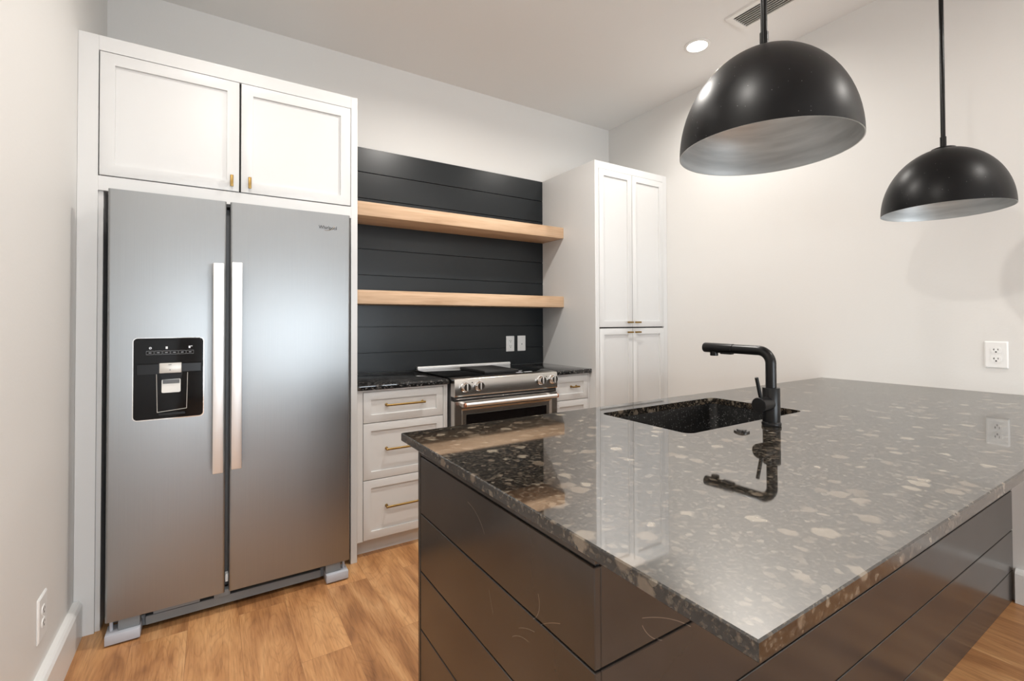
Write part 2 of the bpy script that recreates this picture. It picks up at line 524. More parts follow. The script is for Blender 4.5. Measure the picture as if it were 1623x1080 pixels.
def lathe(bm, base, axis, prof, n=32, cap0=True, cap1=True):
    """prof: list of (distance along axis, radius)"""
    ax, u, v = basis(axis)
    base = Vector(base)
    rings = []
    for h, r in prof:
        if r < 1e-6:
            rings.append([bm.verts.new(base + ax * h)])
        else:
            rings.append([bm.verts.new(base + ax * h + (u * math.cos(2 * PI * k / n) + v * math.sin(2 * PI * k / n)) * r) for k in range(n)])
    for a, b in zip(rings, rings[1:]):
        for k in range(n):
            k2 = (k + 1) % n
            if len(a) == 1 and len(b) == 1:
                continue
            if len(a) == 1:
                bm.faces.new((a[0], b[k2], b[k]))
            elif len(b) == 1:
                bm.faces.new((a[k], a[k2], b[0]))
            else:
                bm.faces.new((a[k], a[k2], b[k2], b[k]))
    if cap0 and len(rings[0]) > 1:
        bm.faces.new(list(reversed(rings[0])))
    if cap1 and len(rings[-1]) > 1:
        bm.faces.new(rings[-1])

def cyl(bm, p0, p1, r, n=24, bev=0.0):
    d = Vector(p1) - Vector(p0)
    L = d.length
    if bev:
        lathe(bm, p0, d, [(0, r - bev), (bev, r), (L - bev, r), (L, r - bev)], n)
    else:
        lathe(bm, p0, d, [(0, r), (L, r)], n)

def tube(bm, pts, r, n=20, cap=True):
    pts = [Vector(p) for p in pts]
    rad = r if isinstance(r, (list, tuple)) else [r] * len(pts)
    t0 = (pts[1] - pts[0]).normalized()
    _, u, v = basis(t0)
    rings = []
    for i, p in enumerate(pts):
        if i == 0:
            t = t0
        elif i == len(pts) - 1:
            t = (pts[-1] - pts[-2]).normalized()
        else:
            t = ((pts[i + 1] - p).normalized() + (p - pts[i - 1]).normalized()).normalized()
        u = (u - t * u.dot(t)).normalized()
        v = t.cross(u)
        rings.append([bm.verts.new(p + (u * math.cos(2 * PI * k / n) + v * math.sin(2 * PI * k / n)) * rad[i]) for k in range(n)])
    for a, b in zip(rings, rings[1:]):
        for k in range(n):
            bm.faces.new((a[k], a[(k + 1) % n], b[(k + 1) % n], b[k]))
    if cap:
        bm.faces.new(list(reversed(rings[0])))
        bm.faces.new(rings[-1])

def rrect(x0, x1, z0, z1, r, n=6):
    """rounded rectangle outline, counter-clockwise, in 2D"""
    pts = []
    for cx, cz, a0 in ((x1 - r, z0 + r, -90), (x1 - r, z1 - r, 0), (x0 + r, z1 - r, 90), (x0 + r, z0 + r, 180)):
        for k in range(n + 1):
            a = math.radians(a0 + 90 * k / n)
            pts.append((cx + r * math.cos(a), cz + r * math.sin(a)))
    return pts

def prism(bm, pts3a, pts3b):
    """two matching outlines joined by sides and capped"""
    a = [bm.verts.new(p) for p in pts3a]
    b = [bm.verts.new(p) for p in pts3b]
    n = len(a)
    bm.faces.new(a)
    bm.faces.new(list(reversed(b)))
    for k in range(n):
        k2 = (k + 1) % n
        bm.faces.new((a[k], b[k], b[k2], a[k2]))

def slab_xz(bm, outline, y0, y1):
    prism(bm, [(x, y0, z) for x, z in outline], [(x, y1, z) for x, z in outline])

def shaker(bm, x0, x1, z0, z1, yf, t=0.02, rail=0.068, rec=0.009, bev=0.0012):
    """one shaker front facing -y: flat frame around a recessed panel"""
    fs = box(bm, x0, x1, yf, yf + t, z0, z1)
    bm.normal_update()
    front = fs[4] if abs(fs[4].calc_center_median().y - yf) < 1e-6 else None
    if front is None:
        front = min(fs, key=lambda f: f.calc_center_median().y)
    edges_outer = list(front.edges)
    r = bmesh.ops.inset_region(bm, faces=[front], thickness=rail, depth=0)
    # a second small inset makes the steep step
    for v in front.verts:
        v.co.y += 0.0
    inner_edges = list(front.edges)
    r2 = bmesh.ops.inset_region(bm, faces=[front], thickness=0.0012, depth=0)
    for v in front.verts:
        v.co.y += rec
    bmesh.ops.bevel(bm, geom=edges_outer, offset=bev, segments=2, affect='EDGES', profile=0.5)

BM = bmesh.new

def finish(name, bm, mat, smooth=40):
    bmesh.ops.recalc_face_normals(bm, faces=bm.faces[:])
    me = bpy.data.meshes.new(name)
    bm.to_mesh(me)
    bm.free()
    me.materials.append(M[mat] if isinstance(mat, str) else mat)
    if smooth:
        for p in me.polygons:
            p.use_smooth = True
        me.set_sharp_from_angle(angle=math.radians(smooth))
    return me

def tag(o, label=None, cat=None, group=None, kind=None):
    for k, v in (('label', label), ('category', cat), ('group', group), ('kind', kind)):
        if v:
            o[k] = v
    return o

def thing(name, loc, label, cat, group=None, rotz=0.0):
    o = bpy.data.objects.new(name, None)
    o.empty_display_size = 0.05
    o.location = loc
    o.rotation_euler = (0, 0, rotz)
    COL.objects.link(o)
    return tag(o, label, cat, group)

def root_of(o):
    while o.parent:
        o = o.parent
    return o

def part(name, bm, mat, parent, local=False, smooth=40, label=None):
    """a mesh under its thing; geometry is given in world coordinates unless local"""
    if not local:
        bmesh.ops.translate(bm, verts=bm.verts[:], vec=-root_of(parent).location)
    o = bpy.data.objects.new(name, finish(name, bm, mat, smooth))
    COL.objects.link(o)
    o.parent = parent
    if label:
        o['label'] = label
    return o

def solid(name, bm, mat, label, cat, origin, group=None, smooth=40):
    """a thing that is one mesh"""
    bmesh.ops.translate(bm, verts=bm.verts[:], vec=-Vector(origin))
    o = bpy.data.objects.new(name, finish(name, bm, mat, smooth))
    o.location = origin
    COL.objects.link(o)
    return tag(o, label, cat, group)

def struct(name, bm, mat, smooth=0):
    o = bpy.data.objects.new(name, finish(name, bm, mat, smooth))
    COL.objects.link(o)
    o['kind'] = 'structure'
    return o

def copy_thing(o, loc, label, parent=None):
    c = o.copy()
    COL.objects.link(c)
    if parent is None:
        c.location = loc
        c['label'] = label
    else:
        c.parent = parent
    for ch in o.children:
        copy_thing(ch, None, None, c)
    return c

# ------------------------------------------------------------------ room shell
bm = BM(); box(bm, -0.2, XR + 0.2, YR - 0.2, 0.2, -0.12, 0.0); struct('floor', bm, 'floor')
bm = BM(); box(bm, -0.2, XR + 0.2, YR - 0.2, 0.2, ZC, ZC + 0.12); struct('ceiling', bm, 'ceiling')
bm = BM(); box(bm, -0.2, XR + 0.2, 0.0, 0.15, 0, ZC); struct('wall_back', bm, 'wall')
bm = BM(); box(bm, -0.15, 0.0, YR, 0.0, 0, ZC); struct('wall_left', bm, 'wall')
bm = BM(); box(bm, XR, XR + 0.15, YR, 0.0, 0, ZC); struct('wall_right', bm, 'wall')
bm = BM()
xs = [-0.15, WINS[0][0], WINS[0][1], WINS[1][0], WINS[1][1], XR + 0.15]
box(bm, xs[0], xs[-1], YR - 0.15, YR, 0, WZ0)
box(bm, xs[0], xs[-1], YR - 0.15, YR, WZ1, ZC)
for k in (0, 2, 4):
    box(bm, xs[k], xs[k + 1], YR - 0.15, YR, WZ0, WZ1)
struct('wall_rear', bm, 'wall')
for i, (a, b) in enumerate(WINS):
    bm = BM()
    f = 0.06
    box(bm, a, a + f, YR - 0.12, YR + 0.01, WZ0, WZ1)
    box(bm, b - f, b, YR - 0.12, YR + 0.01, WZ0, WZ1)
    box(bm, a + f, b - f, YR - 0.12, YR + 0.01, WZ0, WZ0 + f)
    box(bm, a + f, b - f, YR - 0.12, YR + 0.01, WZ1 - f, WZ1)
    box(bm, a + f, b - f, YR - 0.09, YR - 0.05, (WZ0 + WZ1) / 2 - 0.02, (WZ0 + WZ1) / 2 + 0.02)
    struct('window_%d' % (i + 1), bm, 'trim')

def baseboard(name, pts, x_wall, d):
    """moulded baseboard along y; d = +1 sticks out to +x"""
    y0, y1 = pts
    prof = [(0, 0), (0.028, 0), (0.028, 0.128), (0.022, 0.139), (0.016, 0.145), (0, 0.145)]
    bm = BM()
    prism(bm, [(x_wall + d * t, y0, z) for t, z in prof], [(x_wall + d * t, y1, z) for t, z in prof])
    return struct(name, bm, 'trim')
baseboard('baseboard_left', (YR, -0.606), 0.0, 1)
baseboard('baseboard_right', (YR, -2.53), XR, -1)

# ------------------------------------------------------------------ pull handles
def bar_pull(parent, x0, x1, z, yf, r=0.0058, proj=0.03, vertical=False, local=False):
    """brass bar on two posts; yf is the face it stands on"""
    bm = BM()
    if vertical:
        cyl(bm, (x0, yf - proj, z), (x0, yf - proj, z + x1), r, 16, 0.001)
        for zz in (z + 0.006, z + x1 - 0.006):
            cyl(bm, (x0, yf + 0.001, zz), (x0, yf - proj, zz), r * 0.75, 12)
    else:
        cyl(bm, (x0, yf - proj, z), (x1, yf - proj, z), r, 16, 0.001)
        for xx in (x0 + 0.009, x1 - 0.009):
            cyl(bm, (xx, yf + 0.001, z), (xx, yf - proj, z), r * 0.85, 12)
            lathe(bm, (xx, yf + 0.001, z), (0, -1, 0), [(0, r * 1.5), (0.004, r * 1.4), (0.006, r * 0.9)], 16)
    return part('handle', bm, 'brass', parent)

def tab_pull(parent, x0, x1, z0, z1, yf, proj=0.024):
    """small square-edged brass pull"""
    bm = BM()
    t = 0.008
    box(bm, x0, x1, yf - proj, yf - proj + t, z0, z1, 0.0012, 2)
    xm, zm = (x0 + x1) / 2, (z0 + z1) / 2
    w = min(x1 - x0, z1 - z0) * 0.4
    box(bm, xm - w, xm + w, yf - proj + t, yf + 0.001, zm - w, zm + w, 0.0008)
    return part('handle', bm, 'brass', parent)

# ------------------------------------------------------------------ refrigerator surround with upper cabinet
YS = -0.604
t = thing('refrigerator_cabinet', (0.549, -0.302, 0), 'tall white cabinet built around and above the stainless refrigerator, two shaker doors on top', 'cabinet')
bm = BM()
box(bm, 0.0005, 0.064, YS, YS + 0.02, 0, 2.423, 0.0008)
box(bm, 0.064, 1.065, YS, YS + 0.02, 2.362, 2.423, 0.0008)
box(bm, 0.064, 1.065, YS, YS + 0.02, 1.788, 1.848, 0.0008)
part('face_frame', bm, 'white', t)
bm = BM(); box(bm, 1.065, 1.098, YS, -0.004, 0, 2.423, 0.0012); part('side_panel', bm, 'white', t)
bm = BM(); box(bm, 0.062, 0.080, YS + 0.012, -0.004, 0, 1.795, 0.0008); part('side_panel', bm, 'white', t)
bm = BM()
box(bm, 0.002, 1.065, YS + 0.02, -0.004, 2.40, 2.42)
box(bm, 0.080, 1.065, YS + 0.02, -0.004, 1.79, 1.808)
box(bm, 0.002, 0.064, YS + 0.02, -0.02, 1.81, 2.40)
box(bm, 0.08, 1.065, -0.03, -0.004, 1.81, 2.40)
part('carcass', bm, 'white', t)
bm = BM(); box(bm, 0.064, 1.065, YS + 0.0195, YS + 0.03, 1.84, 2.37); part('shade_backing', bm, 'slot', t)  # near-black sheet that paints the shadow lines around the doors
for (x0, x1, hx) in ((0.068, 0.5605, 0.531), (0.5685, 1.061, 0.603)):
    bm = BM(); shaker(bm, x0, x1, 1.8515, 2.3575, YS - 0.004); d = part('door', bm, 'white', t)
    tab_pull(d, hx - 0.0065, hx + 0.0065, 1.868, 1.920, YS - 0.004)

# ------------------------------------------------------------------ refrigerator
YF = -0.731
fr = thing('refrigerator', (0.572, -0.38, 0), 'stainless steel side by side refrigerator with a black ice and water dispenser', 'refrigerator')
bm = BM(); box(bm, 0.122, 1.022, -0.668, -0.05, 0.05, 1.752, 0.004); part('body', bm, 'fridge_grey', fr)
bm = BM()
box(bm, 0.126, 0.506, -0.678, -0.668, 0.10, 1.745)
box(bm, 0.528, 1.018, -0.678, -0.668, 0.10, 1.745)
part('gasket', bm, 'rubber', fr)
def fridge_door(x0, x1):
    bm = BM()
    o = rrect(x0, x1, YF, -0.678, 0.010, 5)
    prism(bm, [(x, y, 0.088) for x, y in o], [(x, y, 1.772) for x, y in o])
    return bm
ld = part('door', fridge_door(0.114, 0.5095), 'steel_v', fr, label='narrow freezer door with dispenser')
rd = part('door', fridge_door(0.5235, 1.0305), 'steel_v', fr, label='wide fresh food door')
def fridge_handle(parent, x0, x1, z0, z1):
    bm = BM()
    box(bm, x0, x1, -0.797, -0.781, z0, z1, 0.003, 2)
    for za in (z0 + 0.004, z1 - 0.044):
        box(bm, x0 + 0.006, x1 - 0.006, -0.783, YF + 0.002, za, za + 0.040, 0.002)
    return part('handle', bm, 'steel_handle', parent)
fridge_handle(ld, 0.4615, 0.5005, 0.618, 1.496)
fridge_handle(rd, 0.5285, 0.5675, 0.626, 1.503)
# dispenser on the freezer door
DX0, DX1, DZ0, DZ1 = 0.196, 0.4275, 0.858, 1.184
bm = BM(); slab_xz(bm, rrect(DX0 - 0.003, DX1 + 0.003, DZ0 - 0.004, DZ1 + 0.002, 0.016), YF - 0.002, YF + 0.004); part('dispenser_trim', bm, 'chrome', ld)
bm = BM(); slab_xz(bm, rrect(DX0, DX1, DZ0, DZ1, 0.014), YF - 0.005, YF + 0.004); part('dispenser_panel', bm, 'gloss_black', ld)
U = lambda u: DX0 + (u - 82) / (875 - 82) * (DX1 - DX0)         # picture fractions of the dispenser face
V = lambda v: DZ1 - (v - 75) / (1000 - 75) * (DZ1 - DZ0)
yp = YF - 0.005
bm = BM(); box(bm, U(85), U(868), yp - 0.003, yp + 0.001, V(365), V(95), 0.001); part('control_panel', bm, 'gloss_black', ld)
for ua, ub, vb in ((120, 368, 488), (620, 850, 470)):
    bm = BM(); box(bm, U(ua), U(ub), yp - 0.0022, yp + 0.001, V(vb), V(372), 0.0008); part('dispenser_ledge', bm, 'satin_black_plastic', ld)
bm = BM()                                                       # rim around the recess
ro = [(U(335), V(485)), (U(345), V(925)), (U(680), V(900)), (U(690), V(480))]
for (xa, za), (xb, zb) in zip(ro, ro[1:]):
    cyl(bm, (xa, yp - 0.001, za), (xb, yp - 0.001, zb), 0.0011, 8)
part('recess_rim', bm, 'paddle', ld)
bm = BM(); box(bm, U(368), U(620), yp - 0.010, yp + 0.001, V(478), V(362), 0.002, 2); part('chute_cover', bm, 'paddle', ld)
bm = BM()
cyl(bm, (U(470), yp - 0.0105, V(382)), (U(505), yp - 0.0105, V(382)), 0.0014, 8)
cyl(bm, (U(489), yp - 0.0095, V(442)), (U(489), yp - 0.0110, V(442)), 0.0026, 12)
part('chute_icon', bm, 'icon_dim', ld)
bm = BM()                                                       # hood between chute and paddle
prism(bm, [(U(375), yp - 0.009, V(480)), (U(635), yp - 0.009, V(478)), (U(612), yp - 0.012, V(545)), (U(400), yp - 0.012, V(552))],
      [(U(375), yp + 0.001, V(480)), (U(635), yp + 0.001, V(478)), (U(612), yp + 0.001, V(545)), (U(400), yp + 0.001, V(552))])
part('chute_hood', bm, 'satin_black_plastic', ld)
bm = BM()
prism(bm, [(x, yp - 0.013 + (z - V(700)) * 0.10, z) for x, z in rrect(U(395), U(610), V(702), V(548), 0.005, 4)],
      [(x, yp + 0.001, z) for x, z in rrect(U(395), U(610), V(702), V(548), 0.005, 4)])
part('paddle', bm, 'paddle', ld)
bm = BM(); box(bm, U(408), U(598), yp - 0.0135, yp - 0.008, V(598), V(556), 0.001); part('paddle_slot', bm, 'fridge_grey', ld)
bm = BM(); box(bm, U(360), U(670), yp - 0.008, yp + 0.001, V(965), V(932), 0.0015); part('drip_tray', bm, 'satin_black_plastic', ld)
bm = BM()
lathe(bm, (U(266), yp - 0.0028, V(187)), (0, -1, 0), [(0, 0.0045), (0.0006, 0.0045), (0.0006, 0.0022), (0, 0.0022)], 14, False, False)
part('control_icon', bm, 'icon', ld)
bm = BM(); box(bm, U(436), U(460), yp - 0.0036, yp - 0.0028, V(200), V(172)); part('control_icon', bm, 'icon', ld)
bm = BM()
box(bm, U(700), U(722), yp - 0.0036, yp - 0.0028, V(196), V(170))
box(bm, U(722), U(745), yp - 0.0036, yp - 0.0028, V(176), V(168))
part('control_icon', bm, 'icon', ld)
bm = BM()
for k in range(6):
    xa, xb = 222 + k * 91, 222 + k * 91 + 82
    for z0, z1 in ((V(262), V(259)), (V(223), V(220))):
        box(bm, U(xa), U(xb), yp - 0.0034, yp - 0.0028, z0, z1)
    for xx in (xa, xb):
        box(bm, U(xx) - 0.0003, U(xx) + 0.0003, yp - 0.0034, yp - 0.0028, V(262), V(220))
    box(bm, U(xa + 26), U(xb - 26), yp - 0.0034, yp - 0.0028, V(246), V(236))
part('control_button', bm, 'icon_dim', ld)
# badge
def text_mesh(s, size, depth):
    cu = bpy.data.curves.new('badge', 'FONT')
    cu.body = s
    cu.size = size
    cu.extrude = depth
    o = bpy.data.objects.new('badge', cu)
    COL.objects.link(o)
    bpy.context.view_layer.update()
    me = bpy.data.meshes.new_from_object(o.evaluated_get(bpy.context.evaluated_depsgraph_get()))
    bpy.data.objects.remove(o)
    bm = BM(); bm.from_mesh(me)
    bpy.data.meshes.remove(me)
    return bm
bm = text_mesh('Whirlpool', 0.0235, 0.0006)
xsv = [v.co.x for v in bm.verts]
k = 0.082 / (max(xsv) - min(xsv))
for v in bm.verts:
    x, y, z = v.co
    v.co = (0.885 + (x - min(xsv)) * k, YF - 0.001 - z, 1.694 + y)
part('badge', bm, 'logo_dark', rd, smooth=0)
bm = BM()
pts = [(0.932 + 0.024 * math.cos(a), YF - 0.0022, 1.7005 + 0.0105 * math.sin(a) + 0.008 * math.cos(a)) for a in [math.radians(200 + 20 * k) for k in range(11)]]
tube(bm, pts, [0.0004 + 0.0010 * math.sin(PI * k / 10) for k in range(11)], 8)
part('badge_swoosh', bm, 'logo_gold', rd)
# base of the refrigerator
bm = BM()
box(bm, 0.235, 0.905, -0.690, -0.665, 0.020, 0.056, 0.002)
box(bm, 0.150, 1.000, -0.668, -0.64, 0.012, 0.09)
part('base_grille', bm, 'grille_grey', fr)
bm = BM(); box(bm, 0.262, 0.42, -0.708, -0.668, 0.066, 0.0865, 0.001); box(bm, 0.47, 0.53, -0.704, -0.668, 0.060, 0.0865, 0.001); part('hinge_bracket', bm, 'grille_grey', fr)
for x0, x1, hx in ((0.115, 0.224, 1), (0.921, 1.022, -1)):
    bm = BM(); box(bm, x0, x1, -0.742, -0.66, 0.006, 0.044, 0.003, 2); f = part('foot_cover', bm, 'foot_grey', fr)
    bm = BM(); a = x0 + (0.038 if hx > 0 else 0.0); box(bm, a, a + 0.068, -0.722, -0.67, 0.044, 0.087, 0.0015); part('hinge_cover', bm, 'grille_grey', fr)
    bm = BM(); px = x0 + 0.016 if hx > 0 else x1 - 0.016
    cyl(bm, (px, -0.705, 0.040), (px, -0.705, 0.089), 0.006, 12)
    lathe(bm, (px, -0.705, 0.078), (0, 0, 1), [(0, 0.007), (0.004, 0.015), (0.009, 0.016), (0.010, 0.012)], 16)
    part('levelling_screw', bm, 'foot_grey', fr)
    bm = BM(); cyl(bm, ((x0 + x1) / 2 - 0.012, -0.68, 0.022), ((x0 + x1) / 2 + 0.012, -0.68, 0.022), 0.022, 20); part('wheel', bm, 'rubber', fr)
bm = BM(); box(bm, 0.511, 0.522, -0.700, -0.67, 0.118, 0.150, 0.001); part('hinge_tab', bm, 'plate', fr)
bm = BM(); box(bm, 0.50, 0.535, -0.712, -0.66, 1.752, 1.766, 0.001); part('top_hinge', bm, 'rubber', fr)

# ------------------------------------------------------------------ backsplash
bm = BM()
gaps = [0.9145, 1.047, 1.217, 1.387, 1.555, 1.725, 1.888, 2.056, 2.226, 2.388]
for a, b in zip(gaps, gaps[1:]):
    box(bm, 1.0985, 2.7235, -0.016, -0.003, a + 0.0018, b - 0.0018, 0.0012)
box(bm, 1.0985, 2.7235, -0.006, -0.001, 0.9145, 2.386)
bs = solid('shiplap_backsplash', bm, 'black_paint', 'black painted shiplap boards on the wall behind the shelves and stove', 'backsplash', (1.911, -0.008, 0.9145), smooth=0)

# ------------------------------------------------------------------ shelves
for z, th, lab in ((1.966, 0.083, 'upper of the two thick pale oak floating shelves on the black shiplap'), (1.439, 0.082, 'lower of the two thick pale oak floating shelves, nearer the stove')):
    bm = BM(); box(bm, 1.0985, 2.7235, -0.287, -0.017, z - th, z, 0.0015, 2)
    solid('floating_shelf', bm, 'oak', lab, 'shelf', (1.911, -0.15, z - th), 'oak floating shelves')

# ------------------------------------------------------------------ base cabinets
YD = -0.575
def base_cabinet(x0, x1, dx0, dx1, label, zs, handles, stile_left):
    t = thing('base_cabinet', ((x0 + x1) / 2, -0.29, 0), label, 'cabinet')
    bm = BM()
    box(bm, x0, x1, YD + 0.0165, -0.02, 0.085, 0.885)
    part('carcass', bm, 'white', t, smooth=0)
    bm = BM(); box(bm, dx0 - 0.004, dx1 + 0.004, YD + 0.0150, YD + 0.0165, 0.087, 0.878); part('reveal_shade', bm, 'slot', t)  # dark sheet standing in for the shade in the drawer gaps
    bm = BM()
    box(bm, x0, dx0 - 0.003, YD, YD + 0.02, 0.085, 0.885, 0.0006)
    box(bm, dx1 + 0.003, x1, YD, YD + 0.02, 0.085, 0.885, 0.0006)
    box(bm, dx0 - 0.003, dx1 + 0.003, YD, YD + 0.02, 0.8735, 0.885, 0.0006)
    part('face_frame', bm, 'white', t)
    bm = BM(); box(bm, x0, x1, YD + 0.055, -0.02, 0, 0.085); part('toe_kick', bm, 'white', t)
    for (z0, z1), h in zip(zs, handles):
        bm = BM(); shaker(bm, dx0, dx1, z0, z1, YD - 0.001, rail=0.058 if dx1 - dx0 > 0.4 else 0.058, rec=0.008)
        d = part('drawer', bm, 'white', t)
        bar_pull(d, h[0], h[1], h[2], YD - 0.001 + (0.008 if (z1 - z0) > 0.12 else 0))
    return t
ZS = [(0.7085, 0.8715), (0.4055, 0.7045), (0.089, 0.4015)]
base_cabinet(1.099, 1.622, 1.137, 1.594, 'white base cabinet with three drawers between the refrigerator and the stove', ZS,
             [(1.254, 1.478, 0.797), (1.254, 1.478, 0.560), (1.254, 1.478, 0.250)], True)
base_cabinet(2.382, 2.7235, 2.408, 2.706, 'narrow white drawer cabinet between the stove and the tall pantry', ZS,
             [(2.548, 2.612, 0.797), (2.548, 2.612, 0.560), (2.548, 2.612, 0.250)], True)

# ------------------------------------------------------------------ back countertops
YC = -0.597
for x0, x1, lab in ((1.0985, 1.6225, 'black granite countertop over the three drawers beside the refrigerator'), (2.3815, 2.7235, 'short black granite countertop between the stove and the tall pantry')):
    bm = BM(); box(bm, x0, x1, YC, -0.017, 0.8855, 0.914, 0.002, 2)
    solid('countertop', bm, 'black_granite', lab, 'countertop', ((x0 + x1) / 2, -0.31, 0.8855), 'back wall countertops')

# ------------------------------------------------------------------ range
rg = thing('range', (2.001, -0.33, 0), 'stainless slide-in electric range with black glass cooktop and four front knobs', 'stove')
RX0, RX1 = 1.630, 2.374
bm = BM(); box(bm, RX0 + 0.002, RX1 - 0.002, -0.60, -0.03, 0.06, 0.905); part('body', bm, 'fridge_grey', rg, smooth=0)
bm = BM()
pr = [(-0.585, 0.9215), (-0.645, 0.9185), (-0.652, 0.913), (-0.655, 0.820), (-0.650, 0.8125), (-0.60, 0.8125), (-0.585, 0.86)]
prism(bm, [(RX0 + 0.002, y, z) for y, z in pr], [(RX1 - 0.002, y, z) for y, z in pr])
bmesh.ops.bevel(bm, geom=bm.edges[:], offset=0.001, segments=1, affect='EDGES')
cp = part('control_panel', bm, 'steel_h', rg, smooth=30)
for kx, kz in ((1.699, 0.869), (1.788, 0.871), (2.238, 0.873), (2.331, 0.874)):
    bm = BM()
    lathe(bm, (kx, -0.653, kz), (0, -1, 0), [(0, 0.031), (0.004, 0.031), (0.006, 0.027), (0.010, 0.026), (0.028, 0.0245), (0.031, 0.022), (0.031, 0.0)], 32)
    kn = part('knob', bm, 'chrome', rg)
    bm = BM(); box(bm, kx - 0.003, kx + 0.003, -0.688, -0.683, kz - 0.020, kz + 0.020, 0.001); part('grip', bm, 'steel_handle', kn)
for kx in (1.745, 2.285):
    bm = BM(); cyl(bm, (kx, -0.6525, 0.892), (kx, -0.6555, 0.892), 0.003, 10); part('indicator', bm, 'slot', rg)
bm = BM(); box(bm, RX0 + 0.012, RX1 - 0.012, -0.652, -0.60, 0.790, 0.812); part('vent_gap', bm, 'rubber', rg)
bm = BM(); box(bm, RX0 + 0.012, RX1 - 0.012, -0.6545, -0.645, 0.799, 0.803, 0.0008); part('vent_trim', bm, 'steel_h', rg)
bm = BM(); box(bm, RX0 - 0.004, RX1 + 0.004, -0.588, -0.0165, 0.9145, 0.9225, 0.0015, 2); part('cooktop', bm, 'glass_top', rg)
bm = BM(); box(bm, 1.765, 2.20, -0.612, -0.588, 0.9195, 0.9235, 0.001); box(bm, 2.06, 2.20, -0.615, -0.590, 0.922, 0.9255, 0.0008); part('touch_strip', bm, 'gloss_black', rg)
bm = BM(); box(bm, 2.085, 2.13, -0.614, -0.596, 0.9255, 0.9262); box(bm, 2.145, 2.20, -0.614, -0.596, 0.9255, 0.9262); part('display', bm, 'icon', rg)
# downdraft grille in the middle of the cooktop
bm = BM()
gx0, gx1, gy0, gy1, gz = 1.90, 2.155, -0.525, -0.17, 0.9225
for a in (gx0, gx1 - 0.012):
    box(bm, a, a + 0.012, gy0, gy1, gz, gz + 0.014, 0.002)
for a in (gy0, gy1 - 0.012):
    box(bm, gx0 + 0.012, gx1 - 0.012, a, a + 0.012, gz, gz + 0.014, 0.002)
for k in range(15):
    y = gy0 + 0.026 + k * 0.0215
    box(bm, gx0 + 0.012, gx1 - 0.012, y, y + 0.010, gz + 0.003, gz + 0.0135, 0.001)
part('downdraft_grille', bm, 'iron', rg)
bm = BM()
o = [(-0.052, 0.9225), (-0.052, 0.934), (-0.046, 0.9405), (-0.022, 0.9405), (-0.0175, 0.936), (-0.0175, 0.9225)]
prism(bm, [(1.642, y, z) for y, z in o], [(2.388, y, z) for y, z in o])
bmesh.ops.bevel(bm, geom=bm.edges[:], offset=0.0015, segments=2, affect='EDGES')
part('rear_trim', bm, 'steel_handle', rg)
# oven door: frame with a window
bm = BM()
fs = box(bm, RX0 + 0.002, RX1 - 0.002, -0.652, -0.603, 0.20, 0.787)
bm.normal_update()
front = min(fs, key=lambda f: f.calc_center_median().y)
oe = list(front.edges)
bmesh.ops.inset_region(bm, faces=[front], thickness=0.062, depth=0)
bmesh.ops.inset_region(bm, faces=[front], thickness=0.018, depth=0)
for v in front.verts:
    v.co.y += 0.012
bmesh.ops.bevel(bm, geom=oe, offset=0.003, segments=2, affect='EDGES')
dr = part('oven_door', bm, 'steel_h', rg, smooth=30)
bm = BM(); box(bm, RX0 + 0.083, RX1 - 0.083, -0.6425, -0.6395, 0.281, 0.706); part('window', bm, 'oven_glass', dr)
bm = BM()
cyl(bm, (1.675, -0.706, 0.773), (2.327, -0.706, 0.773), 0.0125, 20, 0.001)
for hx in (1.690, 2.312):
    prism(bm, [(hx - 0.012, -0.700, 0.766), (hx + 0.012, -0.700, 0.766), (hx + 0.012, -0.700, 0.779), (hx - 0.012, -0.700, 0.779)],
          [(hx - 0.012, -0.650, 0.752), (hx + 0.012, -0.650, 0.752), (hx + 0.012, -0.650, 0.772), (hx - 0.012, -0.650, 0.772)])
part('handle', bm, 'steel_handle', dr)
for hx, s in ((1.667, 1), (2.335, -1)):
    bm = BM(); cyl(bm, (hx, -0.706, 0.773), (hx + s * 0.010, -0.706, 0.773), 0.0135, 20, 0.0015); part('handle_cap', bm, 'copper', dr, label='copper coloured handle end')
bm = BM(); box(bm, RX0 + 0.004, RX1 - 0.004, -0.650, -0.603, 0.065, 0.192, 0.003, 2); part('drawer', bm, 'steel_h', rg)
bm = BM(); box(bm, RX0 + 0.02, RX1 - 0.02, -0.58, -0.05, 0.0, 0.06); part('toe_kick', bm, 'rubber', rg)

# ------------------------------------------------------------------ tall pantry
YT = -0.638
pt = thing('pantry_cabinet', (3.1, -0.32, 0), 'tall white pantry cabinet in the corner with four shaker doors', 'cabinet')
bm = BM(); box(bm, 2.724, 2.745, YT, -0.002, 0, 2.388, 0.0012); part('side_panel', bm, 'white', pt)
bm = BM()
box(bm, 2.745, 2.760, YT, YT + 0.02, 0.0, 2.388, 0.0006)
box(bm, 3.432, XR - 0.001, YT, YT + 0.02, 0.0, 2.388, 0.0006)
box(bm, 2.760, 3.432, YT, YT + 0.02, 2.337, 2.388, 0.0006)
box(bm, 2.760, 3.432, YT, YT + 0.02, 0.0, 0.10, 0.0006)
part('face_frame', bm, 'white', pt)
bm = BM(); box(bm, 2.745, XR - 0.001, YT + 0.022, -0.002, 0.0, 2.387); part('carcass', bm, 'white', pt, smooth=0)
bm = BM(); box(bm, 2.758, 3.434, YT + 0.0150, YT + 0.0215, 0.09, 2.345); part('reveal_shade', bm, 'slot', pt)  # dark sheet, shade between the four doors put in as colour
